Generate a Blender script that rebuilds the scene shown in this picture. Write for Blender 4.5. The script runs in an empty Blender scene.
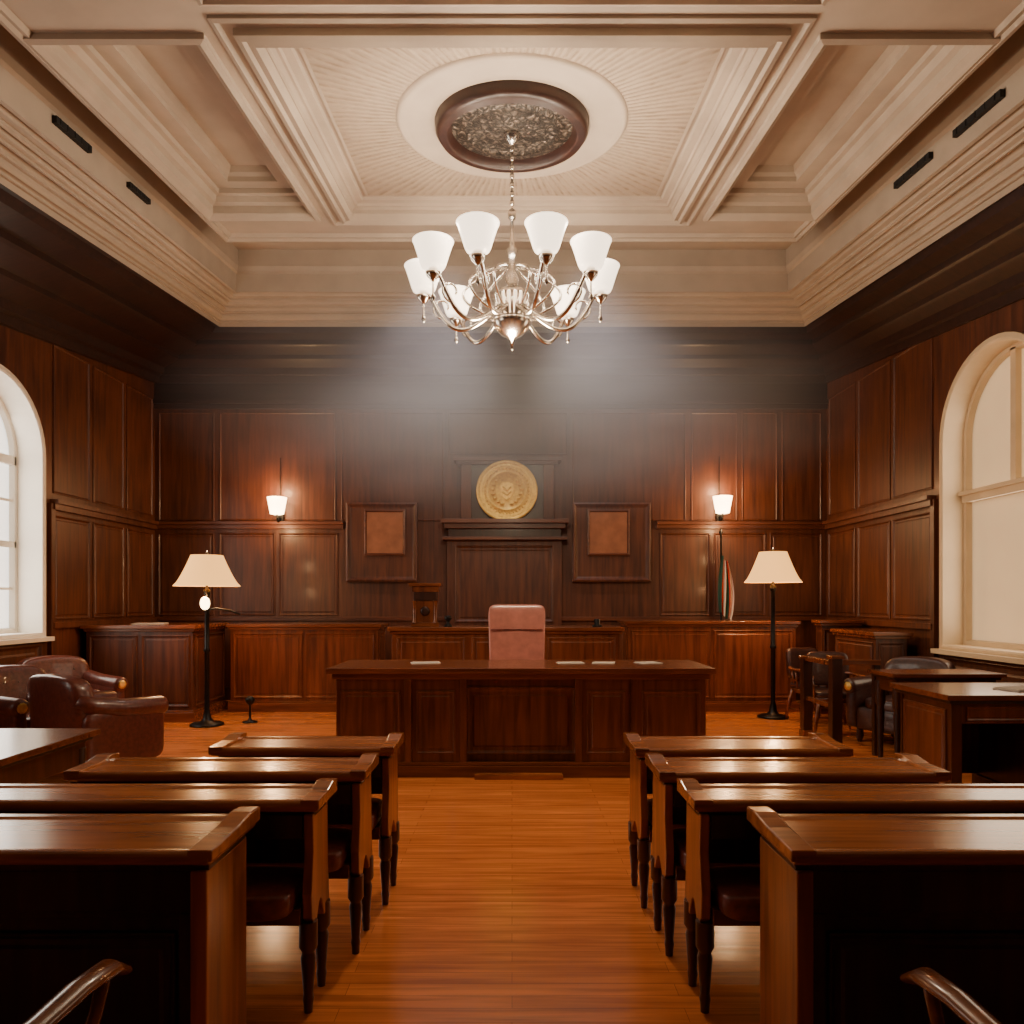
import bpy, math, random
from mathutils import Vector, Matrix
random.seed(3)
scene=bpy.context.scene
D=bpy.data
pi=math.pi
# ------------------------------------------------------------ materials
def nm(name):
    m=D.materials.new(name); m.use_nodes=True
    nt=m.node_tree; b=nt.nodes['Principled BSDF']; return m,nt,b
def N(nt,t,**k):
    n=nt.nodes.new(t)
    for a,v in k.items(): setattr(n,a,v)
    return n
def ramp(nt,fac,cols):
    r=N(nt,'ShaderNodeValToRGB'); e=r.color_ramp.elements
    while len(e)<len(cols): e.new(0.5)
    for i,(p,c) in enumerate(cols): e[i].position=p; e[i].color=(*c,1)
    nt.links.new(fac,r.inputs[0]); return r.outputs[0]
def wood(name,c0,c1,axis='z',rough=.35,coat=.3,sc=6,bump=.05):
    m,nt,b=nm(name); L=nt.links.new
    tc=N(nt,'ShaderNodeTexCoord'); mp=N(nt,'ShaderNodeMapping')
    s=[sc*3,sc*3,sc*3]; s['xyz'.index(axis)]=sc*.22; mp.inputs['Scale'].default_value=s
    L(tc.outputs['Object'],mp.inputs[0])
    n1=N(nt,'ShaderNodeTexNoise'); n1.inputs['Scale'].default_value=1; n1.inputs['Detail'].default_value=6; n1.inputs['Distortion'].default_value=.5
    L(mp.outputs[0],n1.inputs[0])
    n2=N(nt,'ShaderNodeTexNoise'); n2.inputs['Scale'].default_value=1.3; L(tc.outputs['Object'],n2.inputs[0])
    a=N(nt,'ShaderNodeMath',operation='MULTIPLY_ADD'); L(n1.outputs[0],a.inputs[0]); a.inputs[1].default_value=.7
    mm=N(nt,'ShaderNodeMath',operation='MULTIPLY'); L(n2.outputs[0],mm.inputs[0]); mm.inputs[1].default_value=.3; L(mm.outputs[0],a.inputs[2])
    L(ramp(nt,a.outputs[0],[(.35,c0),(.62,c1)]),b.inputs['Base Color'])
    b.inputs['Roughness'].default_value=rough; b.inputs['Coat Weight'].default_value=coat; b.inputs['Coat Roughness'].default_value=.15
    bp=N(nt,'ShaderNodeBump'); bp.inputs['Strength'].default_value=bump; bp.inputs['Distance'].default_value=.01
    L(n1.outputs[0],bp.inputs['Height']); L(bp.outputs[0],b.inputs['Normal'])
    return m
def plain(name,c,rough=.5,metal=0,noise=0,ns=20,emit=None,es=0,coat=0,bump=0):
    m,nt,b=nm(name); L=nt.links.new
    b.inputs['Roughness'].default_value=rough; b.inputs['Metallic'].default_value=metal; b.inputs['Coat Weight'].default_value=coat
    tc=N(nt,'ShaderNodeTexCoord'); n=N(nt,'ShaderNodeTexNoise'); n.inputs['Scale'].default_value=ns; n.inputs['Detail'].default_value=4
    L(tc.outputs['Object'],n.inputs[0])
    c0=tuple(x*(1-noise) for x in c); c1=tuple(min(1,x*(1+noise)) for x in c)
    L(ramp(nt,n.outputs[0],[(.3,c0),(.7,c1)]),b.inputs['Base Color'])
    if bump:
        bp=N(nt,'ShaderNodeBump'); bp.inputs['Strength'].default_value=bump; bp.inputs['Distance'].default_value=.01
        L(n.outputs[0],bp.inputs['Height']); L(bp.outputs[0],b.inputs['Normal'])
    if emit: b.inputs['Emission Color'].default_value=(*emit,1); b.inputs['Emission Strength'].default_value=es
    return m
WALL=wood('wall_mahogany',(.042,.0098,.0040),(.118,.0325,.0120),'z',.45,.10)
WALLX=wood('rail_mahogany',(.052,.012,.005),(.14,.039,.0145),'x',.4,.12)
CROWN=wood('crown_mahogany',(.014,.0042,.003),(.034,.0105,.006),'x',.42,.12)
DESK=wood('desk_wood_v',(.075,.017,.006),(.21,.058,.018),'z',.32,.25)
DESKX=wood('desk_wood_h',(.095,.024,.008),(.22,.062,.019),'x',.27,.35)
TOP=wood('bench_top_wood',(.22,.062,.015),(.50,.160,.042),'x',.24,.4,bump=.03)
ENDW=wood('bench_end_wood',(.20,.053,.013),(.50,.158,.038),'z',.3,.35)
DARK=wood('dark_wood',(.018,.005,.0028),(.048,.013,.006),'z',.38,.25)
LEGW=wood('leg_wood',(.04,.010,.004),(.11,.030,.010),'z',.3,.3)
LEATH=plain('brown_leather',(.21,.056,.040),.33,noise=.3,ns=30,bump=.2,coat=.2)
BLEATH=plain('black_leather',(.05,.018,.014),.35,noise=.3,ns=30,bump=.2,coat=.2)
PLEATH=plain('oxblood_leather',(.48,.18,.14),.32,noise=.15,ns=12,bump=.15,coat=.3)
PLAST=plain('ceiling_plaster',(.44,.36,.282),.75,noise=.07,ns=3,bump=.05)
CREAM=plain('window_cream_paint',(.68,.54,.36),.5,noise=.05,ns=4)
WHITE=plain('window_white_paint',(.80,.74,.64),.5,noise=.04,ns=4)
PANE_L=plain('frosted_pane',(.8,.8,.78),.4,emit=(1,.94,.84),es=1.8)
PANE_R=plain('warm_glow_pane',(.68,.55,.37),.7,noise=.05,ns=3,emit=(1,.66,.34),es=.42)  # weak emission puts the warm light on the cream pane into the material
BLACK=plain('black_iron',(.012,.011,.011),.35,metal=.6,noise=.2)
CHROME=plain('chandelier_nickel',(.72,.67,.61),.22,metal=1,noise=.05)
GOLD=plain('gold_relief',(.95,.56,.14),.38,metal=.45,noise=.22,ns=30,bump=.5)
SHADE=plain('lit_linen_shade',(.60,.33,.10),.8,emit=(1,.47,.115),es=1.9)
GLASSL=plain('lit_opal_glass',(.85,.8,.74),.35,emit=(1,.80,.58),es=3.4)
SCON=plain('lit_sconce_glass',(.9,.8,.7),.4,emit=(1,.66,.34),es=14)
BULB=plain('lit_bulb',(.9,.8,.7),.4,emit=(1,.70,.38),es=12)
PAPER=plain('paper',(.50,.44,.38),.8,noise=.05)
VENT=plain('vent_black',(.008,.007,.007),.8)
RED=plain('flag_red',(.5,.03,.025),.8); BLUE=plain('flag_dark_green',(.02,.07,.045),.8); FWH=plain('flag_white',(.75,.66,.54),.8)
INLAY=plain('panel_inlay',(.27,.095,.040),.5,noise=.2,ns=6)
# floor
FLOOR,nt,b=nm('polished_oak_floor'); L=nt.links.new
tc=N(nt,'ShaderNodeTexCoord'); mp=N(nt,'ShaderNodeMapping'); L(tc.outputs['Object'],mp.inputs[0]); mp.inputs['Rotation'].default_value=(0,0,0)
br=N(nt,'ShaderNodeTexBrick'); L(mp.outputs[0],br.inputs[0]); br.inputs['Scale'].default_value=1
br.inputs['Brick Width'].default_value=1.3; br.inputs['Row Height'].default_value=.09; br.inputs['Mortar Size'].default_value=.0010
br.inputs['Color1'].default_value=(.90,.305,.080,1); br.inputs['Color2'].default_value=(.72,.228,.056,1); br.inputs['Mortar'].default_value=(.34,.10,.03,1)
mp2=N(nt,'ShaderNodeMapping'); L(tc.outputs['Object'],mp2.inputs[0]); mp2.inputs['Scale'].default_value=(1.5,26,1)
n=N(nt,'ShaderNodeTexNoise'); n.inputs['Scale'].default_value=1; n.inputs['Detail'].default_value=6; n.inputs['Distortion'].default_value=.6; L(mp2.outputs[0],n.inputs[0])
mx=N(nt,'ShaderNodeMix',data_type='RGBA',blend_type='MULTIPLY'); mx.inputs[0].default_value=.7
L(br.outputs[0],mx.inputs[6]); L(ramp(nt,n.outputs[0],[(.3,(.50,.38,.33)),(.7,(1.2,1.15,1.1))]),mx.inputs[7]); L(mx.outputs[2],b.inputs['Base Color'])
b.inputs['Roughness'].default_value=.2; b.inputs['Coat Weight'].default_value=.45; b.inputs['Coat Roughness'].default_value=.16
bp=N(nt,'ShaderNodeBump'); bp.inputs['Strength'].default_value=.08; bp.inputs['Distance'].default_value=.01; L(n.outputs[0],bp.inputs['Height']); L(bp.outputs[0],b.inputs['Normal'])
# fan plaster
MEDY=6.17
FAN,nt,b=nm('fan_relief_plaster'); L=nt.links.new
tc=N(nt,'ShaderNodeTexCoord'); sp=N(nt,'ShaderNodeSeparateXYZ'); L(tc.outputs['Object'],sp.inputs[0])
sy=N(nt,'ShaderNodeMath',operation='SUBTRACT'); L(sp.outputs[1],sy.inputs[0]); sy.inputs[1].default_value=MEDY
at=N(nt,'ShaderNodeMath',operation='ARCTAN2'); L(sy.outputs[0],at.inputs[0]); L(sp.outputs[0],at.inputs[1])
ml=N(nt,'ShaderNodeMath',operation='MULTIPLY'); L(at.outputs[0],ml.inputs[0]); ml.inputs[1].default_value=130
sn=N(nt,'ShaderNodeMath',operation='SINE'); L(ml.outputs[0],sn.inputs[0])
nz=N(nt,'ShaderNodeTexNoise'); nz.inputs['Scale'].default_value=9; L(tc.outputs['Object'],nz.inputs[0])
ad=N(nt,'ShaderNodeMath',operation='MULTIPLY_ADD'); L(nz.outputs[0],ad.inputs[0]); ad.inputs[1].default_value=3; L(sn.outputs[0],ad.inputs[2])
L(ramp(nt,ad.outputs[0],[(.0,(.25,.18,.12)),(1,(.385,.30,.22))]),b.inputs['Base Color'])
bp=N(nt,'ShaderNodeBump'); bp.inputs['Strength'].default_value=.7; bp.inputs['Distance'].default_value=.008; L(ad.outputs[0],bp.inputs['Height']); L(bp.outputs[0],b.inputs['Normal']); b.inputs['Roughness'].default_value=.7
# filigree disc
FIL,nt,b=nm('filigree_metal'); L=nt.links.new
tc=N(nt,'ShaderNodeTexCoord'); v=N(nt,'ShaderNodeTexVoronoi',feature='DISTANCE_TO_EDGE'); v.inputs['Scale'].default_value=17
nz=N(nt,'ShaderNodeTexNoise'); nz.inputs['Scale'].default_value=14; L(tc.outputs['Object'],nz.inputs[0])
va=N(nt,'ShaderNodeVectorMath',operation='MULTIPLY_ADD'); L(nz.outputs[1],va.inputs[0]); va.inputs[1].default_value=(.12,.12,.12); L(tc.outputs['Object'],va.inputs[2]); L(va.outputs[0],v.inputs[0])
L(ramp(nt,v.outputs[0],[(.0,(.012,.009,.007)),(.12,(.035,.026,.02)),(.35,(.17,.13,.10))]),b.inputs['Base Color']); b.inputs['Metallic'].default_value=.4; b.inputs['Roughness'].default_value=.4
bp=N(nt,'ShaderNodeBump'); bp.inputs['Strength'].default_value=.8; bp.inputs['Distance'].default_value=.02; L(v.outputs[0],bp.inputs['Height']); L(bp.outputs[0],b.inputs['Normal'])

# ------------------------------------------------------------ builder
S=.11; YB=10.7
class B:
    def __init__(s): s.V=[];s.F=[];s.I=[];s.mats=[];s.sm=[];s.T=None
    def mi(s,m):
        if m not in s.mats: s.mats.append(m)
        return s.mats.index(m)
    def add(s,vs,fs,mat,smooth=False):
        o=len(s.V)
        for v in vs: s.V.append(s.T(v) if s.T else tuple(v))
        i=s.mi(mat)
        for f in fs: s.F.append([o+k for k in f]); s.I.append(i); s.sm.append(smooth)
    def box(s,x0,x1,y0,y1,z0,z1,mat):
        v=[(x,y,z) for z in (z0,z1) for y in (y0,y1) for x in (x0,x1)]
        s.add(v,[(0,2,3,1),(4,5,7,6),(0,1,5,4),(2,6,7,3),(0,4,6,2),(1,3,7,5)],mat)
    def lathe(s,prof,cx,cy,mat,seg=28,z=0,sx=1,sy=1,capb=True,capt=True):
        vs=[];fs=[];n=len(prof)
        for r,h in prof:
            for k in range(seg):
                a=2*pi*k/seg; vs.append((cx+r*sx*math.cos(a),cy+r*sy*math.sin(a),z+h))
        for i in range(n-1):
            for k in range(seg):
                k2=(k+1)%seg; fs.append((i*seg+k,i*seg+k2,(i+1)*seg+k2,(i+1)*seg+k))
        s.add(vs,fs,mat,True)
        for c,i in ((capb,0),(capt,n-1)):
            if c and prof[i][0]>1e-4:
                s.add([vs[i*seg+k] for k in range(seg)],[tuple(range(seg))],mat)
    def tube(s,pts,r,mat,seg=10,flat=1):
        pts=[Vector(p) for p in pts]; n=len(pts); vs=[];fs=[]
        up=Vector((0,0,1)); prev=None
        for i,p in enumerate(pts):
            t=(pts[min(i+1,n-1)]-pts[max(i-1,0)]).normalized()
            if prev is None:
                a=t.cross(up)
                if a.length<.05: a=t.cross(Vector((1,0,0)))
            else: a=prev-t*prev.dot(t)
            a.normalize(); prev=a; c=a.cross(t)
            rr=r[i] if isinstance(r,(list,tuple)) else r
            for k in range(seg):
                q=2*pi*k/seg; vs.append(p+a*(rr*math.cos(q))+c*(rr*flat*math.sin(q)))
        for i in range(n-1):
            for k in range(seg):
                k2=(k+1)%seg; fs.append((i*seg+k,i*seg+k2,(i+1)*seg+k2,(i+1)*seg+k))
        fs.append(tuple(range(seg))); fs.append(tuple((n-1)*seg+k for k in range(seg)))
        s.add(vs,fs,mat,True)
    def sq(s,c,h,mat,e=.35,u=28,v=16,bend=None):
        f=lambda w,p: math.copysign(abs(w)**p,w)
        vs=[];fs=[]
        for i in range(v+1):
            a=-pi/2+pi*i/v
            for k in range(u):
                o=-pi+2*pi*k/u
                p=[h[0]*f(math.cos(a),e)*f(math.cos(o),e),h[1]*f(math.cos(a),e)*f(math.sin(o),e),h[2]*f(math.sin(a),e)]
                if bend: p=bend(p)
                vs.append((c[0]+p[0],c[1]+p[1],c[2]+p[2]))
        for i in range(v):
            for k in range(u):
                k2=(k+1)%u; fs.append((i*u+k,i*u+k2,(i+1)*u+k2,(i+1)*u+k))
        s.add(vs,fs,mat,True)
    def rings(s,loops,mat,T=lambda u,v,n:(u,v,n),cap=True,capmat=None):
        vs=[];fs=[]
        for u0,u1,v0,v1,n in loops:
            vs+= [T(u0,v0,n),T(u1,v0,n),T(u1,v1,n),T(u0,v1,n)]
        for i in range(len(loops)-1):
            for k in range(4):
                k2=(k+1)%4; fs.append((i*4+k,i*4+k2,i*4+4+k2,i*4+4+k))
        s.add(vs,fs,mat)
        if cap: s.add(vs[-4:],[(0,1,2,3)],capmat or mat)
    def prism(s,prof,ax,a0,a1,mat,smooth=False):
        n=len(prof); P={'x':lambda a,p:(a,p[0],p[1]),'y':lambda a,p:(p[0],a,p[1]),'z':lambda a,p:(p[0],p[1],a)}[ax]
        vs=[P(a0,p) for p in prof]+[P(a1,p) for p in prof]
        fs=[(k,(k+1)%n,n+(k+1)%n,n+k) for k in range(n)]+[tuple(range(n)),tuple(range(n,2*n))]
        s.add(vs,fs,mat,smooth)
    def build(s,name,loc=(0,0,0),rot=0,bevel=0,shear=False,fix=True):
        V=s.V
        if shear: V=[(x,y,z+S*(y-YB)) for x,y,z in V]
        me=D.meshes.new(name); me.from_pydata([tuple(v) for v in V],[],s.F); 
        for m in s.mats: me.materials.append(m)
        me.polygons.foreach_set('material_index',s.I); me.polygons.foreach_set('use_smooth',s.sm); me.update()
        if fix:
            import bmesh
            bm=bmesh.new(); bm.from_mesh(me); bmesh.ops.recalc_face_normals(bm,faces=bm.faces); bm.to_mesh(me); bm.free()
        o=D.objects.new(name,me); scene.collection.objects.link(o); o.location=loc; o.rotation_euler=(0,0,rot)
        if bevel:
            md=o.modifiers.new('bevel','BEVEL'); md.width=bevel; md.segments=2; md.limit_method='ANGLE'; md.angle_limit=math.radians(40)
        return o
def inset(u0,u1,v0,v1,prof): return [(u0+o,u1-o,v0+o,v1-o,n) for o,n in prof]
PAN=[(0,0),(0,.022),(.02,.03),(.035,.012),(.05,.004),(.085,.004),(.105,.018)]
FLAT=[(0,0),(0,.010),(.014,.014),(.022,.004),(.026,.001)]
def panel(b,T,u0,u1,v0,v1,mat,k=1,cap=None,P=PAN):
    b.rings(inset(u0,u1,v0,v1,[(o*k,n*k) for o,n in P]),mat,T,True,cap)
def copyobj(o,loc,rot=0,name=None):
    c=o.copy(); c.location=loc; c.rotation_euler=(0,0,rot); scene.collection.objects.link(c); return c
# ------------------------------------------------------------ room
XL,XR,YBK,YF=-5.5,4.85,11.4,-2.6
ZT=6.6
b=B(); b.box(XL-.6,XR+.6,YF-.2,YBK+.2,-.1,0,FLOOR); b.build('floor')
# back wall
P=65.
ux=lambda px:(px-512)/P
vz=lambda py:1.54+(600-py)/P
b=B(); b.box(XL-.3,XR+.3,YBK,YBK+.2,0,ZT,WALL)
T=lambda u,v,n:(u,YBK-n,v)
for a,c in ((158,214),(219,336),(341,444),(572,686),(691,738),(742,778),(782,822)):
    panel(b,T,ux(a),ux(c),vz(521),vz(412),WALL,1.2,P=FLAT)
panel(b,T,ux(448),ux(568),vz(455),vz(412),WALL,1.2,P=FLAT)
for a,c in ((158,214),(219,275),(279,338),(660,710),(714,766),(770,822)):
    panel(b,T,ux(a),ux(c),1.3,vz(533),WALL,.6)
b.box(XL,ux(344),YBK-.07,YBK,vz(529),vz(525),WALLX); b.box(XL,ux(344),YBK-.11,YBK,vz(525),vz(522),WALLX)
b.box(ux(656),XR,YBK-.07,YBK,vz(529),vz(525),WALLX); b.box(ux(656),XR,YBK-.11,YBK,vz(525),vz(522),WALLX)
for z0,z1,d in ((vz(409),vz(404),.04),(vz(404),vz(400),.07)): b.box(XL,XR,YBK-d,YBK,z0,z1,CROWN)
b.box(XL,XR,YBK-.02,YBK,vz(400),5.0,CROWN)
b.box(XL,XR,YBK-.05,YBK,1.22,1.28,WALLX)
b.build('wall_back',bevel=.004)
b=B(); b.box(XL-.3,XR+.3,YF-.2,YF,0,ZT,WALL)
T2=lambda u,v,n:(u,YF+n,v)
for i in range(7):
    if i!=3: panel(b,T2,XL+.2+i*1.45,XL+1.5+i*1.45,1.0,4.0,WALL,1.2)
    else: panel(b,T2,XL+.1+i*1.45,XL+1.55+i*1.45,0,2.5,DARK,2)
b.build('wall_front')
# side walls with arched openings
def outline(yc,r,z0,zs,n=24):
    return [(yc-r,z0)]+[(yc-r*math.cos(pi*k/n),zs+r*math.sin(pi*k/n)) for k in range(n+1)]+[(yc+r,z0)]
def sidewall(name,X,sg,wins,mat,z0):
    b=B(); T=lambda u,v,n:(X-sg*n,u,v)
    def q(y0,y1,za,zb): b.add([T(y0,za,0),T(y1,za,0),T(y1,zb,0),T(y0,zb,0)],[(0,1,2,3)],mat)
    def qo(y0,y1,za,zb): b.add([T(y0,za,-.25),T(y1,za,-.25),T(y1,zb,-.25),T(y0,zb,-.25)],[(0,1,2,3)],mat)
    y=YF
    for yc,r,zs in wins:
        q(y,yc-r,0,ZT); qo(y,yc-r,0,ZT); q(yc-r,yc+r,0,z0)
        ol=outline(yc,r,z0,zs)[1:-1]
        for (a,za),(c,zc) in zip(ol,ol[1:]): b.add([T(a,za,0),T(c,zc,0),T(c,ZT,0),T(a,ZT,0)],[(0,1,2,3)],mat)
        y=yc+r
    q(y,YBK,0,ZT); qo(y,YBK,0,ZT)
    # panelling on the far part
    ye=y+.2
    w=(YBK-.05-ye)/3
    for i in range(3):
        a=ye+i*w; panel(b,T,a+.04,a+w-.04,2.82,4.62,mat,1.2,P=FLAT); panel(b,T,a+.04,a+w-.04,1.3,2.56,mat,.6)
    rail=WALL
    for za,zb,d in ((2.62,2.69,.07),(2.69,2.74,.11),(1.2,1.27,.06)):
        bb0,bb1=(X-sg*d,X) if sg>0 else (X,X-sg*d)
        b.box(bb0,bb1,ye-.02,YBK,za,zb,rail)
    d=.05; bb0,bb1=(X-sg*d,X) if sg>0 else (X,X-sg*d)
    b.box(bb0,bb1,ye-.06,ye+.02,0,2.69,rail)
    # panelling between near windows
    ys=YF+.1
    for yc,r,zs in wins:
        if yc-r-.3-ys>.4: panel(b,T,ys,yc-r-.25,1.3,4.0,mat,1.2)
        panel(b,T,yc-r,yc+r,.25,z0-.12,mat,1.2)
        ys=yc+r+.25
    b.build(name,fix=False)
    return T
WL=[(3.6,.8,3.2),(7.82,.8,3.2)]; WR=[(3.6,.8,3.3),(7.46,.82,3.3)]  # first window on each wall is out of view, added for side light
sidewall('wall_left',XL,-1,WL,WALL,1.16); sidewall('wall_right',XR,1,WR,WALL,1.04)
wi=0
def window(X,sg,yc,r,zs,z0,mat,pane,dep=.32,full=True):
    global wi; wi+=1
    b=B(); T=lambda p,n:(X-sg*n,p[0],p[1])
    def band(r0,za,n0,r1,zb,n1):
        A=outline(yc,r0,za,zs); C=outline(yc,r1,zb,zs); m=len(A)
        vs=[T(p,n0) for p in A]+[T(p,n1) for p in C]; fs=[(k,k+1,m+k+1,m+k) for k in range(m-1)]+[(m-1,0,m,2*m-1)]
        b.add(vs,fs,mat)
    prof=[(r+.07,z0-.06,0),(r+.07,z0-.06,.03),(r+.02,z0-.02,.04),(r,z0,.03),(r,z0,-dep+.06),(r-.05,z0+.05,-dep+.06),(r-.06,z0+.06,-dep)]
    for a,c in zip(prof,prof[1:]): band(a[0],a[1],a[2],c[0],c[1],c[2])
    ol=outline(yc,r,z0,zs); b.add([T(p,-dep-.01) for p in ol],[tuple(range(len(ol)))],pane)
    def bx(y0,y1,za,zb,n0,n1):
        x0,x1=sorted((X-sg*n0,X-sg*n1)); b.box(x0,x1,y0,y1,za,zb,mat)
    if full:
        bx(yc-.035,yc+.035,z0,zs+r-.03,-dep,-dep+.05)
        for z,h in ((zs-.05,.05),((z0+zs)/2,.035)): bx(yc-r+.02,yc+r-.02,z-h,z+h,-dep,-dep+.06)
        for yy in (yc-r/2,yc+r/2): bx(yy-.018,yy+.018,z0,zs,-dep,-dep+.035)
        for z in (z0+(zs-z0)*.25,z0+(zs-z0)*.75): bx(yc-r+.02,yc+r-.02,z-.015,z+.015,-dep,-dep+.035)
        for a in (pi/4,3*pi/4): 
            b.tube([T((yc,zs),-dep+.02),T((yc+r*.97*math.cos(a),zs+r*.97*math.sin(a)),-dep+.02)],.018,mat)
    else:
        bx(yc-r+.02,yc+r-.02,2.62,2.70,-dep,-dep+.09); bx(yc-r+.02,yc+r-.02,2.70,2.74,-dep,-dep+.13)
        bx(yc-.04,yc+.04,2.74,zs+r-.03,-dep,-dep+.06)
    bx(yc-r-.12,yc+r+.12,z0-.1,z0-.05,0,.1)
    return b.build('window_%d'%wi,fix=False)
for w in WL: window(XL,-1,w[0],w[1],w[2],1.16,WHITE,PANE_L)
for w in WR: window(XR,1,w[0],w[1],w[2],1.04,CREAM,PANE_R,.26,False)
# crown wood
WX0,WX1,WY0,WY1=-4.23,4.23,-1.9,10.7
def lerp(a,c,t): return a+(c-a)*t
b=B(); lo=[]
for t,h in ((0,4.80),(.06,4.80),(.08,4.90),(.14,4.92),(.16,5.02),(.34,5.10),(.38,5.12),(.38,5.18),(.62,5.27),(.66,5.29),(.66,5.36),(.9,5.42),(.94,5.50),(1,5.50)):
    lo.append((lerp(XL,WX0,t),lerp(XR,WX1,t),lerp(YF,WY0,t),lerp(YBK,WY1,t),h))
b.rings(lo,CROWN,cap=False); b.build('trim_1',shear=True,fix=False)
# ceiling
b=B(); lo=[]
for o,h in ((0,5.49),(0,5.55),(.03,5.55),(.03,5.575),(.06,5.60),(.08,5.575),(.10,5.61),(.10,5.64),(.14,5.64),(.14,5.66),(.17,5.70),(.22,5.67),(.24,5.665),(.24,5.69),(.28,5.70),(.30,5.74),(.33,5.71),(.36,5.72),(.36,5.745),(.42,5.75),(.45,5.79),(.48,5.76),(.52,5.76),(.53,6.0),(.56,6.02),(.58,6.08),(.58,6.3)):
    lo.append((WX0+o,WX1-o,WY0+o*1.4,WY1-o*1.45,h))
b.rings(lo,PLAST,capmat=PLAST)
GX=3.25; GY1=8.42; GY0=-1.2
lo=[(-GX-.16,GX+.16,GY0-.1,GY1+.1,6.3),(-GX-.16,GX+.16,GY0-.1,GY1+.1,6.12),(-GX-.08,GX+.08,GY0-.05,GY1+.06,6.08),(-GX-.07,GX+.07,GY0-.05,GY1+.05,5.96),(-GX,GX,GY0,GY1,5.93),(-GX,GX,GY0,GY1,5.9)]
b.rings(lo,PLAST,cap=False)
# stepped strips running round the underside of the grid
b.rings([(-GX,GX,GY0,GY1,5.9),(-GX,GX,GY0,GY1,5.86),(-GX+.035,GX-.035,GY0+.035,GY1-.05,5.85),(-GX+.055,GX-.055,GY0+.05,GY1-.08,5.875),(-GX+.09,GX-.09,GY0+.08,GY1-.13,5.865),(-GX+.11,GX-.11,GY0+.1,GY1-.16,5.9)],PLAST,cap=False)
xs=[-GX,-3.12,-2.12,-1.66,1.66,2.12,3.12,GX]; hx=[1,3,5]
ys=[GY0,-.9,.95,1.65,4.3,4.95,7.72,GY1]; hy=[1,3,5]
for i in range(7):
    for j in range(7):
        x0,x1,y0,y1=xs[i],xs[i+1],ys[j],ys[j+1]
        if i in hx and j in hy:
            if i==3:
                pr=[(0,5.9),(0,5.94),(.03,5.955),(.05,5.955),(.06,5.98),(.12,5.99),(.13,6.02),(.17,6.02),(.17,6.0),(.20,6.0)]
                b.rings(inset(x0,x1,y0,y1,pr),PLAST,capmat=FAN if j==5 else PLAST)
                oo=-.15
                b.rings(inset(x0,x1,y0,y1,[(oo,5.9),(oo,5.85),(oo+.04,5.835),(oo+.06,5.86),(oo+.11,5.84),(oo+.14,5.9)]),PLAST,cap=False)
                oo=-.27
                b.rings(inset(x0,x1,y0,y1,[(oo,5.9),(oo,5.88),(oo+.03,5.87),(oo+.05,5.9)]),PLAST,cap=False)
            else:
                pr=[(0,5.9),(0,5.98),(.04,6.0),(.06,6.06),(.10,6.07),(.10,6.12),(.25,6.12),(.25,6.17),(.28,6.2),(.30,6.26)]
                b.rings(inset(x0,x1,y0,y1,pr),PLAST)
                b.rings(inset(x0,x1,y0,y1,[(-.10,5.9),(-.10,5.86),(-.06,5.845),(-.03,5.875),(0,5.9)]),PLAST,cap=False)
        else: b.add([(x0,y0,5.9),(x1,y0,5.9),(x1,y1,5.9),(x0,y1,5.9)],[(0,1,2,3)],PLAST)
b.build('ceiling',shear=True,fix=False)
b=B(); b.box(XL-.3,XR+.3,YF-.2,YBK+.2,ZT,ZT+.1,PLAST); b.build('roof_slab')
# vents
for bx in ((-3.70,-3.66,5.95,6.45,5.90,5.96),(-3.70,-3.66,7.1,7.5,5.9,5.95),(3.66,3.70,5.55,6.15,5.88,5.94),(3.66,3.70,6.5,7.1,5.88,5.94),(-2.28,-2.02,9.3,9.46,6.26,6.29),(2.18,2.44,9.3,9.46,6.26,6.29)):
    b=B(); x0,x1,y0,y1,z0,z1=bx; b.box(x0,x1,y0,y1,z0,z1,VENT)
    for k in range(5): 
        if y1-y0>.2: yy=lerp(y0,y1,(k+.5)/5); b.box(x0-.004,x1+.004,yy-.004,yy+.004,z0,z1,BLACK)
    b.build('ceiling_vent',shear=True)
# medallion
b=B(); n=[(.96,6.0),(.95,5.985),(.92,5.975),(.89,5.985),(.86,5.98),(.70,5.99),(.66,5.985),(.64,6.0)]
b.lathe(n,0,MEDY,PLAST,64,capb=False,capt=False)
b.lathe([(.64,6.0),(.635,5.93),(.60,5.88),(.58,5.90),(.55,5.87),(.53,5.89),(.51,5.93),(.50,5.96)],0,MEDY,CROWN,64,capb=False,capt=False)
b.lathe([(.505,5.955),(.40,5.945),(.385,5.925),(.36,5.94),(.2,5.935),(.12,5.92),(.0001,5.92)],0,MEDY,FIL,64,capb=False,capt=False)
b.build('ceiling_medallion',shear=True,fix=False)
# ------------------------------------------------------------ chandelier
b=B(); CZ=0
zc=5.92+S*(MEDY-YB)
b.lathe([(.0001,zc-.0),(.07,zc-.0),(.07,zc-.03),(.03,zc-.07),(.012,zc-.09)],0,0,CHROME)
b.tube([(0,0,zc-.05),(0,0,4.1)],.011,CHROME)
k=zc-.12
while k>4.75:
    b.sq((0,0,k),(.02,.02,.032),CHROME,1,10,6); k-=.075
b.lathe([(.012,4.8),(.035,4.78),(.03,4.72),(.012,4.70),(.02,4.5),(.05,4.45),(.03,4.4),(.02,4.3),(.06,4.22),(.035,4.14),(.10,4.12),(.135,4.10),(.14,4.06),(.115,3.90),(.12,3.88),(.16,3.87),(.165,3.85),(.15,3.82),(.10,3.76),(.05,3.73),(.02,3.71),(.0001,3.68)],0,0,CHROME,32)
for k in range(16):
    a=2*pi*k/16; b.tube([(.14*math.cos(a),.14*math.sin(a),4.07),(.118*math.cos(a),.118*math.sin(a),3.90)],.010,CHROME,6)
R=.74
angs=[20,-20,56,-56,92,-92,137,-137,180]
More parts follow.
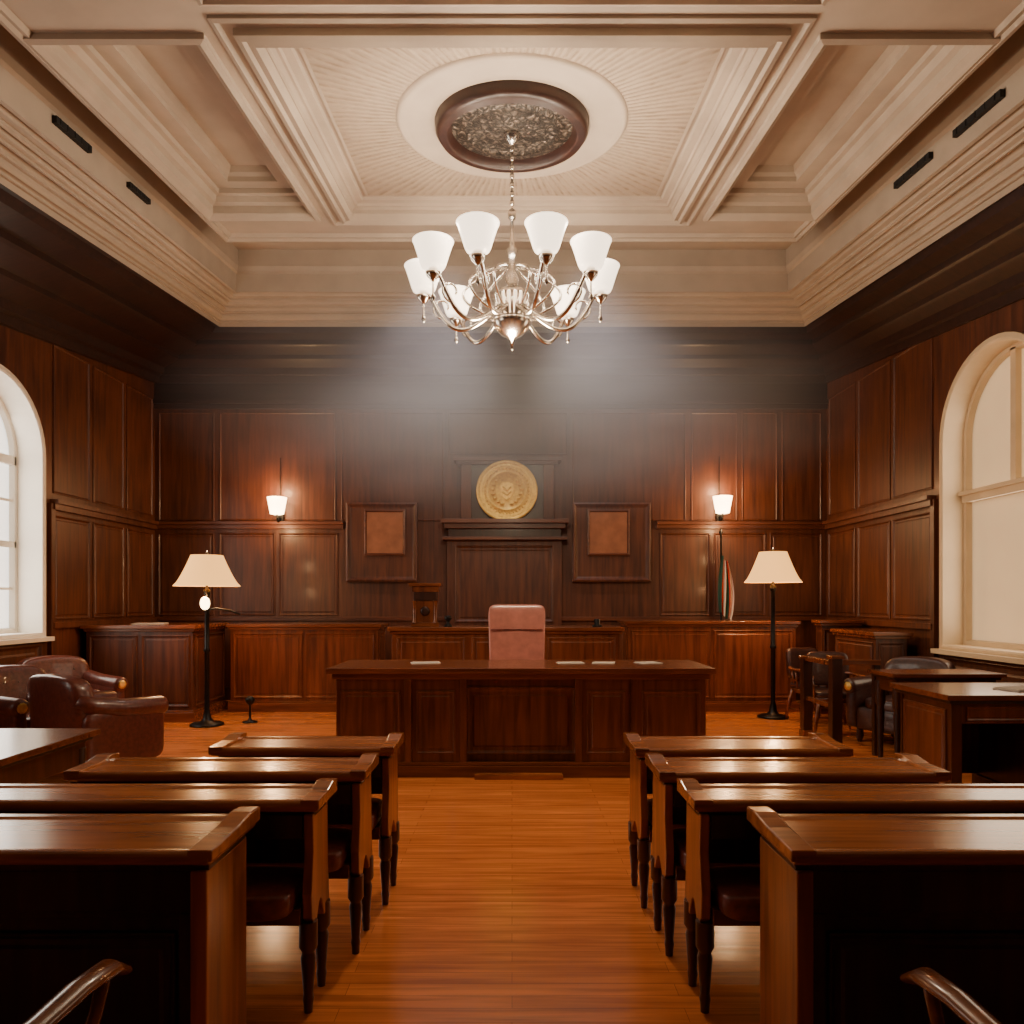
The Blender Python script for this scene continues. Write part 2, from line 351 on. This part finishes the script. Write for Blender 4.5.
for a in angs:
    q=math.radians(a); dx,dy=math.sin(q),-math.cos(q)
    pts=[]
    for t in range(17):
        w=t/16; r=.10+(R-.10)*(w**.9)+.04*math.sin(pi*w); z=3.98-.20*math.sin(pi*min(1,w*1.15))+ (0.14*w**2.5)
        pts.append((dx*r,dy*r,z))
    b.tube(pts,.018,CHROME,8)
    pts=[]
    for t in range(12):
        w=t/11; r=.05+.36*math.sin(pi*w*.9); z=4.32-.42*w
        pts.append((dx*r,dy*r,z))
    b.tube(pts,.011,CHROME,8)
    # scroll near the cup
    pts=[]
    for t in range(14):
        w=t/13; an=-pi/2+w*pi*1.6; rr=.09*(1-.5*w); pts.append((dx*(R-.16+rr*math.cos(an)),dy*(R-.16+rr*math.cos(an)),3.98+rr*math.sin(an)))
    b.tube(pts,.009,CHROME,6)
    cx,cy=dx*R,dy*R
    b.lathe([(.012,4.02),(.05,4.06),(.06,4.09),(.03,4.10),(.035,4.13)],cx,cy,CHROME,16)
    b.lathe([(.04,4.12),(.088,4.125),(.10,4.15),(.125,4.23),(.150,4.305),(.162,4.33),(.154,4.33),(.118,4.23),(.09,4.16),(.05,4.145)],cx,cy,GLASSL,24)
    b.lathe([(.0001,3.86),(.02,3.89),(.008,3.93),(.006,4.02)],cx,cy,CHROME,8)
chand=b.build('chandelier',loc=(0,MEDY,0))
def point(name,loc,e,col=(1,.78,.52),r=.06):
    l=D.lights.new(name,'POINT'); l.energy=e; l.color=col; l.shadow_soft_size=r
    o=D.objects.new(name,l); o.location=loc; scene.collection.objects.link(o); return o
def parent(c,p):
    c.parent=p; c.location=Vector(c.location)-Vector(p.location)
for a in angs:
    q=math.radians(a); parent(point('bulb_and_fill_light',(math.sin(q)*R,MEDY-math.cos(q)*R,4.38),20,(1,.83,.64),.08),chand)
parent(point('bulb_and_fill_light',(0,MEDY,3.5),150,(1,.76,.50),.15),chand)  # fill light added below the chandelier to brighten the floor; no bulb here
# ------------------------------------------------------------ overmantel, seal, frames
b=B(); Y=YBK-.001
def fb(x0,x1,y0,y1,d,mat,d0=0): b.box(ux(x0),ux(x1),Y-d,Y-d0,vz(y1),vz(y0),mat)
fb(462,553,466,520,.20,DARK); fb(455,560,461,464,.30,WALLX); fb(458,557,464,467,.26,WALLX)
fb(462,472,467,520,.24,WALL); fb(543,553,467,520,.24,WALL)
fb(443,567,521,525,.36,WALLX); fb(446,564,525,530,.30,WALLX); fb(450,560,530,538,.24,DARK); fb(444,566,538,541,.28,WALLX)
fb(448,561,541,640,.16,WALL)
panel(b,lambda u,v,n:(u,Y-.16-n,v),ux(456),ux(553),vz(622),vz(546),WALL,.8)
b.box(ux(448),ux(561),Y-.16,Y,0,1.0,WALL)
b.build('overmantel',bevel=.004)
for x0,x1,i0,i1 in ((347,418,365,406),(572,650,587,629)):
    b=B(); T3=lambda u,v,n:(u,YBK-.05-n,v)
    b.box(ux(x0),ux(x1),YBK-.05,YBK-.001,vz(582),vz(503),WALL)
    b.rings(inset(ux(x0),ux(x1),vz(582),vz(503),[(0,0),(0,.05),(.03,.06),(.06,.03),(.08,.02)]),WALL,T3,True,WALL)
    b.rings(inset(ux(i0),ux(i1),vz(556),vz(510),[(0,.02),(0,.05),(.025,.055),(.04,.035)]),WALLX,T3,True,INLAY)
    b.build('framed_panel',bevel=.003)
# seal : disc facing -Y
b=B(); sx,sz=ux(507),vz(493.5)
b.T=lambda v:(v[0],-v[2],v[1])
b.lathe([(.46,0),(.46,.05),(.44,.07),(.415,.05),(.40,.045),(.385,.055),(.37,.045),(.30,.045),(.29,.06),(.275,.045),(.0001,.05)],0,0,GOLD,64)
for k in range(40):
    a=2*pi*k/40; b.sq((.335*math.cos(a),.335*math.sin(a),.05),(.016,.016,.015),GOLD,1,8,6)
for sgn in (-1,1):
    for k in range(7):
        a=-pi/2+sgn*(.35+k*.33); r=.21
        b.sq((r*math.cos(a),r*math.sin(a),.055),(.035,.022,.018),GOLD,1,10,6)
sh=[(-.09,.10),(0,.12),(.09,.10),(.095,0),(.06,-.09),(0,-.14),(-.06,-.09),(-.095,0)]
b.prism(sh,'z',.045,.075,GOLD)
b.tube([(-.06,.05,.08),(0,.0,.085),(.06,.05,.08)],.014,GOLD); b.tube([(-.06,-.02,.08),(0,-.07,.085),(.06,-.02,.08)],.014,GOLD)
b.T=None; b.build('gold_seal',loc=(sx,YBK-.262,sz))
# sconces
def sconce(px,py):
    x,z=ux(px),vz(py); b=B()
    b.box(-.05,.05,.14,.195,-.28,-.05,BLACK)
    b.tube([(0,.17,-.15),(0,.06,-.24),(0,-.0,-.2),(0,0,-.13)],.015,BLACK)
    b.tube([(0,.17,.1),(0,.16,.75)],.005,BLACK)
    b.lathe([(.06,-.14),(.10,-.13),(.12,-.02),(.145,.12),(.14,.12),(.11,-.02),(.05,-.11)],0,0,SCON,24)
    o=b.build('wall_sconce',loc=(x,YBK-.21,z)); parent(point('sconce_light',(x,YBK-.36,z+.26),26,(1,.55,.24),.06),o)
    parent(point('sconce_light',(x,YBK-.5,z-.35),24,(1,.55,.24),.06),o)
sconce(281,507); sconce(719,506)
# floor lamps
def lamp(name,x,y,zt,zb,rw,arm):
    b=B()
    b.lathe([(.0001,0),(.20,0),(.20,.02),(.17,.035),(.08,.05),(.05,.09),(.04,.16),(.03,.2),(.03,.9),(.045,.92),(.03,.95),(.026,zb-.12),(.04,zb-.1),(.04,zb-.05),(.015,zb-.03),(.012,zt+.02)],0,0,BLACK,24)
    b.lathe([(.016,zt),(.02,zt+.03),(.0001,zt+.06)],0,0,BLACK,12)
    h=zt-zb; pr=[]
    for k in range(9):
        w=k/8; pr.append((lerp(rw,rw*.48,w**.75),zb+h*w))
    b.lathe(pr,0,0,SHADE,40,capb=False,capt=False)
    for a in range(3): q=a*2*pi/3; b.tube([(0,0,zt-.02),(rw*.47*math.cos(q),rw*.47*math.sin(q),zt-.02)],.004,BLACK,6)
    b.sq((0,0,zb+.12),(.05,.05,.07),BULB,1,12,8)
    if arm:
        b.tube([(0,0,1.42),(.12,-.02,1.44),(.3,-.03,1.41),(.42,-.03,1.36)],.012,BLACK,8)
        b.sq((.0,-.06,1.50),(.055,.055,.08),BULB,.9,12,8)
    o=b.build(name,loc=(x,y,0))
    parent(point('lamp_light',(x,y-.02,zb-.06),70,(1,.55,.24),.05),o); parent(point('lamp_light',(x,y,zt+.06),26,(1,.55,.24),.05),o)
    return o
lamp('floor_lamp',(207-512)*9.1/740,9.1,2.09,1.71,.39,True)
lamp('floor_lamp',(773-512)*9.7/740,9.7,2.17,1.77,.365,False)
# flag
b=B(); b.lathe([(.0001,0),(.14,0),(.14,.03),(.03,.06),(.014,.1),(.014,2.52),(.03,2.55),(.0001,2.62)],0,0,BLACK,16)
seg=26
for (mat,a0,a1) in ((BLUE,0,6),(RED,6,9),(FWH,9,14),(BLUE,14,18),(RED,18,22),(FWH,22,26)):
    vs=[];fs=[];rows=16
    for i in range(rows+1):
        w=i/rows; z=2.20-w*.85
        for k in range(a0,a1+1):
            t=k/seg; wd=.05+.10*math.sin(pi*min(1,w*.75+.05))
            vs.append((.03+ (t-.35)*wd*1.5,-.05+.035*math.sin(t*22+w*2)+.02*w,z-.12*t+ .02*math.sin(t*9)))
    c=a1-a0+1
    for i in range(rows):
        for k in range(c-1): fs.append((i*c+k,i*c+k+1,(i+1)*c+k+1,(i+1)*c+k))
    b.add(vs,fs,mat,True)
b.build('flag_on_pole',loc=((721-512)*11.05/740,11.05,0),fix=False)
# ------------------------------------------------------------ big desks
def cabinet(name,x0,x1,y0,y1,zt,cols,mat=DESK,top=DESKX,over=.05,base=True,slab=.045,k=.8,sides=True):
    cx=(x0+x1)/2; b=B(); X0,X1=x0-cx,x1-cx; dy=y1-y0
    b.box(X0,X1,0,dy,0,zt-slab,mat)
    b.box(X0-over,X1+over,-over,dy+over,zt-slab,zt,top); b.box(X0-over*.5,X1+over*.5,-over*.5,dy+over*.5,zt-slab-.035,zt-slab,top)
    if base: b.box(X0-.03,X1+.03,-.03,dy+.03,0,.12,top); b.box(X0-.015,X1+.015,-.015,dy+.015,.12,.145,top)
    T=lambda u,v,n:(u,-n,v)
    for a,c in cols: panel(b,T,lerp(X0,X1,a),lerp(X0,X1,c),.19,zt-slab-.08,mat,k)
    if sides:
        T=lambda u,v,n:(X0-n,u,v); panel(b,T,.06,dy-.06,.19,zt-slab-.08,mat,k)
        T=lambda u,v,n:(X1+n,u,v); panel(b,T,.06,dy-.06,.19,zt-slab-.08,mat,k)
    return b,b.build(name,loc=(cx,y0,0),bevel=.006)
q=lambda px,Y:(px-512)*Y/740
# judge's desk
Yd=6.45; x0,x1=q(336,Yd),q(706,Yd)
b=B(); w=(x1-x0)/2; cx=(x0+x1)/2; H=.95
b.box(-w,w,.06,.8,0,H-.1,DESK)
for a,c in ((-w,-w+.60),(-w+.66,-w+1.08),(w-1.08,w-.66),(w-.60,w)):
    b.box(a,c,0,.06,.0,H-.1,DESK); panel(b,lambda u,v,n:(u,-n,v),a+.04,c-.04,.2,H-.2,DESK,.5)
panel(b,lambda u,v,n:(u,.06-n,v),-w+1.12,w-1.12,.18,H-.17,DESK,.8)
for a in (-w+.60,-w+1.08,w-1.14,w-.66): b.box(a,a+.06,-.02,.06,0,H-.1,DESK)
b.box(-w-.03,w+.03,-.03,.83,H-.1,H-.05,DESKX); b.box(-w-.07,w+.07,-.07,.87,H-.05,H,DESKX)
b.box(-w-.03,w+.03,-.04,.83,0,.10,DESKX); b.box(-w-.015,w+.015,-.025,.8,.10,.13,DESKX)
b.box(-.40,.36,-.12,-.04,0,.045,TOP)
b.build('judge_desk',loc=(cx,Yd,0),bevel=.006)
for (px,w_,h_,r) in ((425,.26,.2,.2),(570,.24,.18,.1),(603,.2,.2,-.15),(648,.2,.2,.3)):
    bb=B(); bb.box(-w_/2,w_/2,-h_/2,h_/2,0,.004,PAPER); bb.box(-w_/2+.02,w_/2+.01,-h_/2+.01,h_/2+.015,.004,.007,PAPER); bb.build('paper_stack',loc=(q(px,6.9),6.9,.9505),rot=r)
# cabinets behind
cabinet('judge_bench_back',q(392,9.0),q(620,9.0),9.0,9.55,1.21,((.02,.32),(.35,.65),(.68,.98)),k=.6)
cabinet('clerk_counter',-3.88,q(378,10.2),10.2,10.75,1.21,((.02,.49),(.51,.98)),k=.6)
cabinet('clerk_counter',q(628,10.2),q(796,10.2),10.2,10.75,1.25,((.02,.49),(.51,.98)),k=.6)
cabinet('witness_box',XL+.12,q(193,9.35),9.35,10.4,1.22,((.03,.48),(.52,.97)),WALL,k=.6)
# jury rail right side
cabinet('jury_box_rail',q(822,10.0),XR-.16,10.0,10.2,1.27,((.04,.96),),WALL,sides=False,k=.6)
cabinet('jury_counter',4.30,XR-.18,8.75,9.85,1.16,((.1,.9),),WALL,k=.5)
# ornament clock
b=B(); x=q(427,9.2)
b.box(-.17,.17,-.1,.1,0,.05,DESKX); b.box(-.12,.12,-.08,.08,.05,.32,DESK); b.box(-.20,.20,-.12,.12,.50,.54,DESKX); b.box(-.17,.17,-.1,.1,.43,.50,DESK); b.box(-.14,.14,-.09,.09,.32,.43,DARK)
for s_ in (-1,1): b.lathe([(.03,.05),(.02,.08),(.02,.28),(.03,.32)],s_*.13,-.09,DESKX,12)
b.T=lambda v:(v[0],-.08-v[2],v[1]+.19); b.lathe([(.0001,.02),(.045,.02),(.055,.01),(.06,0)],0,0,DARK,20); b.T=None
b.build('mantel_clock',loc=(x-.02,9.25,1.21),bevel=.005)
b=B(); b.lathe([(.0001,0),(.05,0),(.05,.02),(.02,.04),(.02,.07),(.05,.10),(.04,.13),(.0001,.14)],0,0,BLACK,16); b.build('gavel_stand',loc=(q(444,9.15)+.05,9.15,1.21))
b=B(); b.lathe([(.0001,0),(.06,0),(.06,.02),(.03,.03),(.04,.09),(.0001,.10)],0,0,BLACK,16); b.build('inkwell',loc=(q(597,9.15),9.15,1.21))
# small black stand on the floor left of the desk
b=B(); b.lathe([(.0001,0),(.09,0),(.09,.015),(.03,.03),(.015,.06),(.015,.22),(.05,.25),(.06,.30),(.03,.33),(.0001,.335)],0,0,BLACK,20); b.build('floor_microphone_stand',loc=(q(250,9.3),9.3,0))
# ------------------------------------------------------------ judge chair
b=B()
bend=lambda p:[p[0]*(1+.04*(p[2]/.4)),p[1]-.25*p[0]**2*1.0+ .06*(p[2]/.4),p[2]]
b.sq((0,.25,1.08),(.305,.075,.41),PLEATH,.2,36,24,bend)
for z in (.95,1.22): b.tube([(-.28,.155+.02*(z-1),z),(0,.178+.05*(z-1),z),(.28,.155+.02*(z-1),z)],.008,LEATH)
b.sq((0,-.02,.56),(.30,.28,.08),PLEATH,.35)
for s_ in (-1,1):
    b.sq((s_*.33,-.02,.78),(.045,.24,.04),PLEATH,.5); b.tube([(s_*.33,-.18,.76),(s_*.32,-.16,.55)],.02,BLACK); b.tube([(s_*.33,.18,.76),(s_*.32,.16,.55)],.02,BLACK)
b.lathe([(.05,.08),(.05,.3),(.03,.3),(.03,.5)],0,0,BLACK,16)
for k in range(5):
    a=2*pi*k/5; b.tube([(0,0,.12),(.3*math.cos(a),.3*math.sin(a),.07)],[.03,.018],BLACK); b.sq((.3*math.cos(a),.3*math.sin(a),.035),(.02,.03,.035),BLACK,1,12,8)
b.build('judge_chair',loc=(q(517,7.9),7.9,0),rot=0)
# ------------------------------------------------------------ club armchairs
def club(mat):
    b=B()
    b.sq((0,0,.26),(.36,.36,.13),mat,.25); b.sq((0,-.04,.42),(.27,.30,.075),mat,.4)
    b.sq((0,.33,.60),(.38,.10,.32),mat,.35,32,18,lambda p:[p[0],p[1]+.10*p[2]-.35*p[0]**2,p[2]-.25*p[0]**2])
    for s_ in (-1,1):
        b.sq((s_*.36,-.02,.38),(.07,.36,.24),mat,.3)
        b.tube([(s_*.37,-.40,.60),(s_*.37,-.37,.60),(s_*.375,0,.615),(s_*.36,.25,.66),(s_*.33,.36,.72)],[.07,.085,.085,.08,.06],mat,16)
        b.tube([(s_*.37,-.405,.60),(s_*.37,-.40,.60)],[.03,.05],GOLD,10)
        for yy in (-.3,.3): b.lathe([(.02,0),(.035,.05),(.03,.15)],s_*.3,yy,DARK,12)
    for x in (-.2,-.07,.07,.2):
        for z in (.62,.76): b.sq((x,.235+.10*(z-.6)-.35*x*x,z),(.012,.01,.012),DARK,1,8,6)
    return b
CLUB=plain('club_leather',(.12,.030,.020),.33,noise=.3,ns=30,bump=.2,coat=.25)
b=club(CLUB); c1=b.build('leather_armchair',loc=(q(96,6.5),6.5,0),rot=math.radians(150))
copyobj(c1,(q(68,8.1),8.1,0),math.radians(60)); copyobj(c1,(q(8,6.6),6.9,0),math.radians(70))
b=club(BLEATH); c2=b.build('leather_armchair',loc=(q(905,7.9),7.95,0),rot=math.radians(-60))
# ------------------------------------------------------------ captain chairs
def captain(SM):
    b=B(); b.sq((0,0,.45),(.25,.24,.045),SM,.4)
    b.lathe([(.26,.37),(.27,.40),(.26,.42)],0,0,DESKX,28)
    pts=[]
    for k in range(25):
        a=pi*k/24; pts.append((.29*math.cos(a),.02+.27*math.sin(a),.66+.02*math.sin(a)))
    pts=[(.31,-.30,.62),(.30,-.24,.655),(.295,-.12,.665)]+pts+[(-.295,-.12,.665),(-.30,-.24,.655),(-.31,-.30,.62)]
    b.tube(pts,[.018,.034,.032]+[.03]*25+[.032,.034,.018],DESKX,12,.6)
    for k in range(9):
        a=pi*(k)/8; b.tube([(.24*math.cos(a),.02+.22*math.sin(a),.42),(.285*math.cos(a),.02+.265*math.sin(a),.65)],.012,DESKX,8)
    for s_ in (-1,1):
        b.tube([(s_*.25,-.18,.42),(s_*.27,-.24,.55),(s_*.30,-.22,.65)],.016,DESKX)
        for yy in (-.2,.2): b.tube([(s_*.2,yy*.9,.40),(s_*.23,yy*1.05,.2),(s_*.26,yy*1.2,0)],[.022,.026,.014],DESKX)
        b.tube([(s_*.235,-.2,.15),(s_*.235,.2,.15)],.012,DESKX)
    return b
b=captain(LEATH); cc=b.build('captain_chair',loc=(-1.27,1.54,0),rot=pi)
copyobj(cc,(1.27,1.50,0),pi)
# jury chairs: padded dark leather backs on wooden frames
b=captain(BLEATH); b.sq((0,.26,.72),(.24,.05,.20),BLEATH,.35,24,14,lambda p:[p[0],p[1]+.12*p[2]-.5*p[0]**2,p[2]])
jc=b.build('jury_chair',loc=(3.85,9.4,0),rot=.3); copyobj(jc,(3.75,8.65,0),-.15)
# ------------------------------------------------------------ benches
ZB=.80
def turned(b,x,y,z1,mat,k=1,r=.03):
    b.lathe([(r*.55,0),(r*.6,.03*k),(r*.7,.05*k),(r*.6,.07*k),(r*.95,z1*.6),(r*.75,z1*.66),(r*1.15,z1*.72),(r*1.15,z1)],x,y,mat,16)
def topslab(b,X0,X1,Y0,Y1,z,m=TOP):
    pr=[]
    for k in range(9): a=-pi/2-pi*k/8; pr.append((Y0-.0+.022*math.cos(a),z-.022+.022*math.sin(a)))
    pr2=[]
    for k in range(9): a=pi/2-pi*k/8; pr2.append((Y1+.022*math.cos(a),z-.022+.022*math.sin(a)))
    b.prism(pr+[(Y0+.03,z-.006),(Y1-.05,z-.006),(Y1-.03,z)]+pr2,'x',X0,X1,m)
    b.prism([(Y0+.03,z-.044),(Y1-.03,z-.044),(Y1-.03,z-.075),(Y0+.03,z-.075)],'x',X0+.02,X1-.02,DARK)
def enclosed(Xe,sg,Xf,Y0,Y1):
    b=B(); x0,x1=sorted((Xe,Xf)); dY=Y1-Y0; cx=(x0+x1)/2; X0,X1=x0-cx,x1-cx
    e=X1 if sg<0 else X0   # aisle end
    i=-1 if sg<0 else 1
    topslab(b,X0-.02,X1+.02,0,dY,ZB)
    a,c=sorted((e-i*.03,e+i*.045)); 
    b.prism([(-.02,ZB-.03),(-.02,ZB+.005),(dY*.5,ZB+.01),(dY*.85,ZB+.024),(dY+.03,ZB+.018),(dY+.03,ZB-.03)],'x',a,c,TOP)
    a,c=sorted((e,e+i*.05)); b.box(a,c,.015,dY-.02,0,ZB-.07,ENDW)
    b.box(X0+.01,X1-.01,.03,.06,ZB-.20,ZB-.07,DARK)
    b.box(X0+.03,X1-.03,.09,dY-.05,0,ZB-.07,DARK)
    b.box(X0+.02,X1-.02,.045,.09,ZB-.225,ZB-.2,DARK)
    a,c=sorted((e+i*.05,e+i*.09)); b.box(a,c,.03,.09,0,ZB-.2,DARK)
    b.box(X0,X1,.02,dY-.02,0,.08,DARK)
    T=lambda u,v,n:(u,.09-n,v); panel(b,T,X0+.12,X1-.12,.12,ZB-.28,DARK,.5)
    return b.build('courtroom_bench',loc=(cx,Y0,0),bevel=.005)
def openb(Xe,sg,Xf,Y0,Y1):
    b=B(); x0,x1=sorted((Xe,Xf)); dY=Y1-Y0; cx=(x0+x1)/2; X0,X1=x0-cx,x1-cx
    topslab(b,X0-.02,X1+.02,0,dY,ZB)
    for e,i in ((X0,1),(X1,-1)):
        a,c=sorted((e-i*.03,e+i*.04)); b.prism([(-.02,ZB-.035),(-.02,ZB+.004),(dY*.5,ZB+.006),(dY*.85,ZB+.022),(dY+.03,ZB+.016),(dY+.03,ZB-.035)],'x',a,c,TOP)
        a,c=sorted((e,e+i*.035))
        pf=[(0.01,ZB-.06),(dY-.01,ZB-.06),(dY,ZB-.3),(dY+.02,.34),(dY-.03,.30)]
        for k in range(7):
            w=k/6; pf.append((dY-.06-(dY-.12)*w,.30+.09*math.sin(pi*w)))
        pf+=[(.04,.32),(.0,.36),(-.01,ZB-.35),(.02,ZB-.2)]
        b.prism(pf,'x',a,c,ENDW)
        for yy in (.03,dY-.02): turned(b,e+i*.022,yy,.34,LEGW)
    b.box(X0+.04,X1-.04,dY-.06,dY-.03,.50,ZB-.06,DESK)
    b.box(X0+.04,X1-.04,.01,.03,ZB-.15,ZB-.06,DARK)
    b.box(X0+.04,X1-.04,-.02,dY-.03,.34,.40,DESKX)
    n=max(1,int((X1-X0)/.55)); w=(X1-X0-.1)/n
    for k in range(n): b.sq((X0+.05+w*(k+.5),dY/2-.06,.435),(w/2-.01,dY/2+.05,.05),LEATH,.3)
    m=int((X1-X0)/1.2)
    for k in range(1,m+1):
        xx=lerp(X0,X1,k/(m+1))
        for yy in (.05,dY-.06): turned(b,xx,yy,.36,DARK)
    return b.build('courtroom_bench',loc=(cx,Y0,0),bevel=.004)
enclosed(-.91,-1,-3.0,2.19,2.56); enclosed(.85,1,3.0,2.19,2.56)
openb(-.74,-1,-3.0,2.74,2.98); openb(.70,1,3.0,2.74,2.98)
openb(-.66,-1,-1.90,3.20,3.48); openb(.66,1,1.85,3.18,3.48)
openb(-.62,-1,-1.49,3.72,4.02); openb(.64,1,1.66,3.68,4.02)
# ------------------------------------------------------------ tables at the sides
def table(name,x0,x1,y0,y1,z,apron=.14):
    b=B(); cx,cy=(x0+x1)/2,(y0+y1)/2; a,c=(x1-x0)/2,(y1-y0)/2
    b.box(-a,a,-c,c,z-.035,z,DESKX); b.box(-a+.03,a-.03,-c+.03,c-.03,z-.06,z-.035,DARK); b.box(-a+.06,a-.06,-c+.06,c-.06,z-.06-apron,z-.06,LEGW)
    for sx_ in (-1,1):
        for sy_ in (-1,1): turned(b,sx_*(a-.09),sy_*(c-.09),z-.1,DARK,1.5,.04)
    for u0,u1 in ((-a+.14,-.04),(.04,a-.14)): panel(b,lambda u,v,n:(u,-c+.06-n,v),u0,u1,z-.05-apron+.01,z-.075,DESK,.35)
    return b.build(name,loc=(cx,cy,0),bevel=.006)
table('counsel_table',-4.4,-2.5,3.35,4.5,.76)
# counsel desk on the right: pedestals, kneehole, moulded top
b=B(); zt=.84
b.box(-.8,.8,-.42,.42,zt-.04,zt,DESKX); b.box(-.77,.77,-.39,.39,zt-.07,zt-.04,DARK)
for a,c in ((-.74,-.66),(-.12,-.04),(.66,.74)):
    b.box(a,c,-.36,.36,0,zt-.07,LEGW); b.box(a-.015,c+.015,-.375,.375,0,.09,LEGW)
b.box(-.74,.74,.30,.34,.1,zt-.07,DESK); b.box(-.66,-.12,-.34,-.31,zt-.22,zt-.07,DESK); b.box(-.04,.66,-.34,.30,.12,zt-.07,DESK)
panel(b,lambda u,v,n:(u,-.34-n,v),0,.62,.18,zt-.1,DESK,.5); panel(b,lambda u,v,n:(u,-.34-n,v),-.62,-.16,zt-.2,zt-.09,DESK,.3)
panel(b,lambda u,v,n:(-.74-n,u,v),-.3,.3,.14,zt-.12,DESK,.5)
b.build('counsel_desk',loc=(4.0,5.85,0),bevel=.006)
table('side_table',3.5,4.55,6.8,7.3,.86,.12)
bb=B(); bb.box(-.15,.15,-.11,.11,0,.01,PAPER); bb.box(-.12,.17,-.09,.12,.01,.016,PAPER); bb.build('paper_stack',loc=(3.95,5.75,.8405),rot=.3)
bb=B(); bb.box(-.2,.2,-.13,.13,0,.01,PAPER); bb.box(-.17,.2,-.1,.12,.01,.018,PAPER); bb.build('paper_stack',loc=(q(150,9.8),9.8,1.2205),rot=.2)
# rail with posts
b=B()
def post(x,y,h): 
    b.box(x-.05,x+.05,y-.05,y+.05,0,h,DARK); b.box(x-.065,x+.065,y-.065,y+.065,h,h+.03,DESKX); b.box(x-.06,x+.06,y-.06,y+.06,0,.12,DESKX)
post(3.19,7.30,.96); post(3.23,8.12,.90); 
b.box(3.19,3.27,7.30,8.12,.88,.93,DESKX); b.box(3.19,3.62,7.26,7.34,.90,.95,DESKX); b.box(3.21,3.25,7.30,8.12,.45,.49,DESKX)
b.box(3.58,3.64,7.31,7.37,0,.90,DARK)
b.build('bar_railing',bevel=.004)
# baseboards
for nme,bx in (('baseboard_back',(XL,XR,YBK-.03,YBK,0,.2)),('baseboard_left',(XL,XL+.03,YF,YBK-.03,0,.2)),('baseboard_right',(XR-.03,XR,YF,YBK-.03,0,.2))):
    b=B(); b.box(*bx,DARK); b.build(nme,bevel=.008)
# ------------------------------------------------------------ window light
def area(name,loc,rot,sx_,sy_,e,col):
    l=D.lights.new(name,'AREA'); l.shape='RECTANGLE'; l.size=sx_; l.size_y=sy_; l.energy=e; l.color=col
    o=D.objects.new(name,l); o.location=loc; o.rotation_euler=rot; scene.collection.objects.link(o)
for w,e in zip(WL,(24,48)): area('window_daylight',(XL-.26,w[0],2.4),(0,-pi/2,0),2.4,1.4,e,(1,.90,.78))  # first light on each wall belongs to the added unseen window
for w,e in zip(WR,(16,32)): area('window_daylight',(XR+.2,w[0],2.4),(0,pi/2,0),2.4,1.4,e,(1,.80,.58))
# spots added in the rear cove to light the haze; no fixtures there
def spot(loc,e,size,tgt):
    l=D.lights.new('haze_spot','SPOT'); l.energy=e; l.spot_size=math.radians(size); l.spot_blend=1; l.shadow_soft_size=.1; l.color=(1,.92,.90)
    o=D.objects.new('haze_spot',l); o.location=loc; d=Vector(tgt)-Vector(loc); o.rotation_euler=d.to_track_quat('-Z','Y').to_euler(); scene.collection.objects.link(o)
spot((-.7,9.2,5.95),360,84,(-1.5,9.7,2.5)); spot((.8,9.2,5.95),360,84,(1.7,9.7,2.5))
# haze
m=D.materials.new('drifting_haze'); m.use_nodes=True; nt=m.node_tree; nt.nodes.clear(); L=nt.links.new
out=N(nt,'ShaderNodeOutputMaterial'); vs_=N(nt,'ShaderNodeVolumeScatter'); vs_.inputs['Color'].default_value=(.92,.86,.93,1); vs_.inputs['Anisotropy'].default_value=.0
tc=N(nt,'ShaderNodeTexCoord'); gr=N(nt,'ShaderNodeTexGradient',gradient_type='SPHERICAL')
L(tc.outputs['Object'],gr.inputs[0])
nz=N(nt,'ShaderNodeTexNoise'); nz.inputs['Scale'].default_value=2.4; nz.inputs['Detail'].default_value=2; L(tc.outputs['Object'],nz.inputs[0])
r1=N(nt,'ShaderNodeMapRange'); L(nz.outputs[0],r1.inputs[0]); r1.inputs[1].default_value=.3; r1.inputs[2].default_value=.7; r1.inputs[3].default_value=.3; r1.inputs[4].default_value=1
pw=N(nt,'ShaderNodeMath',operation='POWER'); L(gr.outputs[1],pw.inputs[0]); pw.inputs[1].default_value=1.4
mu=N(nt,'ShaderNodeMath',operation='MULTIPLY'); L(pw.outputs[0],mu.inputs[0]); L(r1.outputs[0],mu.inputs[1])
m2=N(nt,'ShaderNodeMath',operation='MULTIPLY'); L(mu.outputs[0],m2.inputs[0]); m2.inputs[1].default_value=1.05
L(m2.outputs[0],vs_.inputs['Density']); L(vs_.outputs[0],out.inputs['Volume'])
b=B(); b.sq((0,0,0),(1,1,1),m,1,24,14)
o=b.build('haze_cloud',loc=(.1,9.2,4.05)); o.scale=(4.8,1.8,1.65)
wd=D.worlds.new('world'); scene.world=wd; wd.use_nodes=True; wd.node_tree.nodes['Background'].inputs[0].default_value=(.8,.85,1,1); wd.node_tree.nodes['Background'].inputs[1].default_value=.3
# ------------------------------------------------------------ camera
c=D.cameras.new('camera'); co=D.objects.new('camera',c); scene.collection.objects.link(co); scene.camera=co
co.location=(0,0,1.54); co.rotation_euler=(pi/2,0,0); c.sensor_width=36; c.lens=740/1024*36; c.shift_y=88/1024; c.clip_start=.05
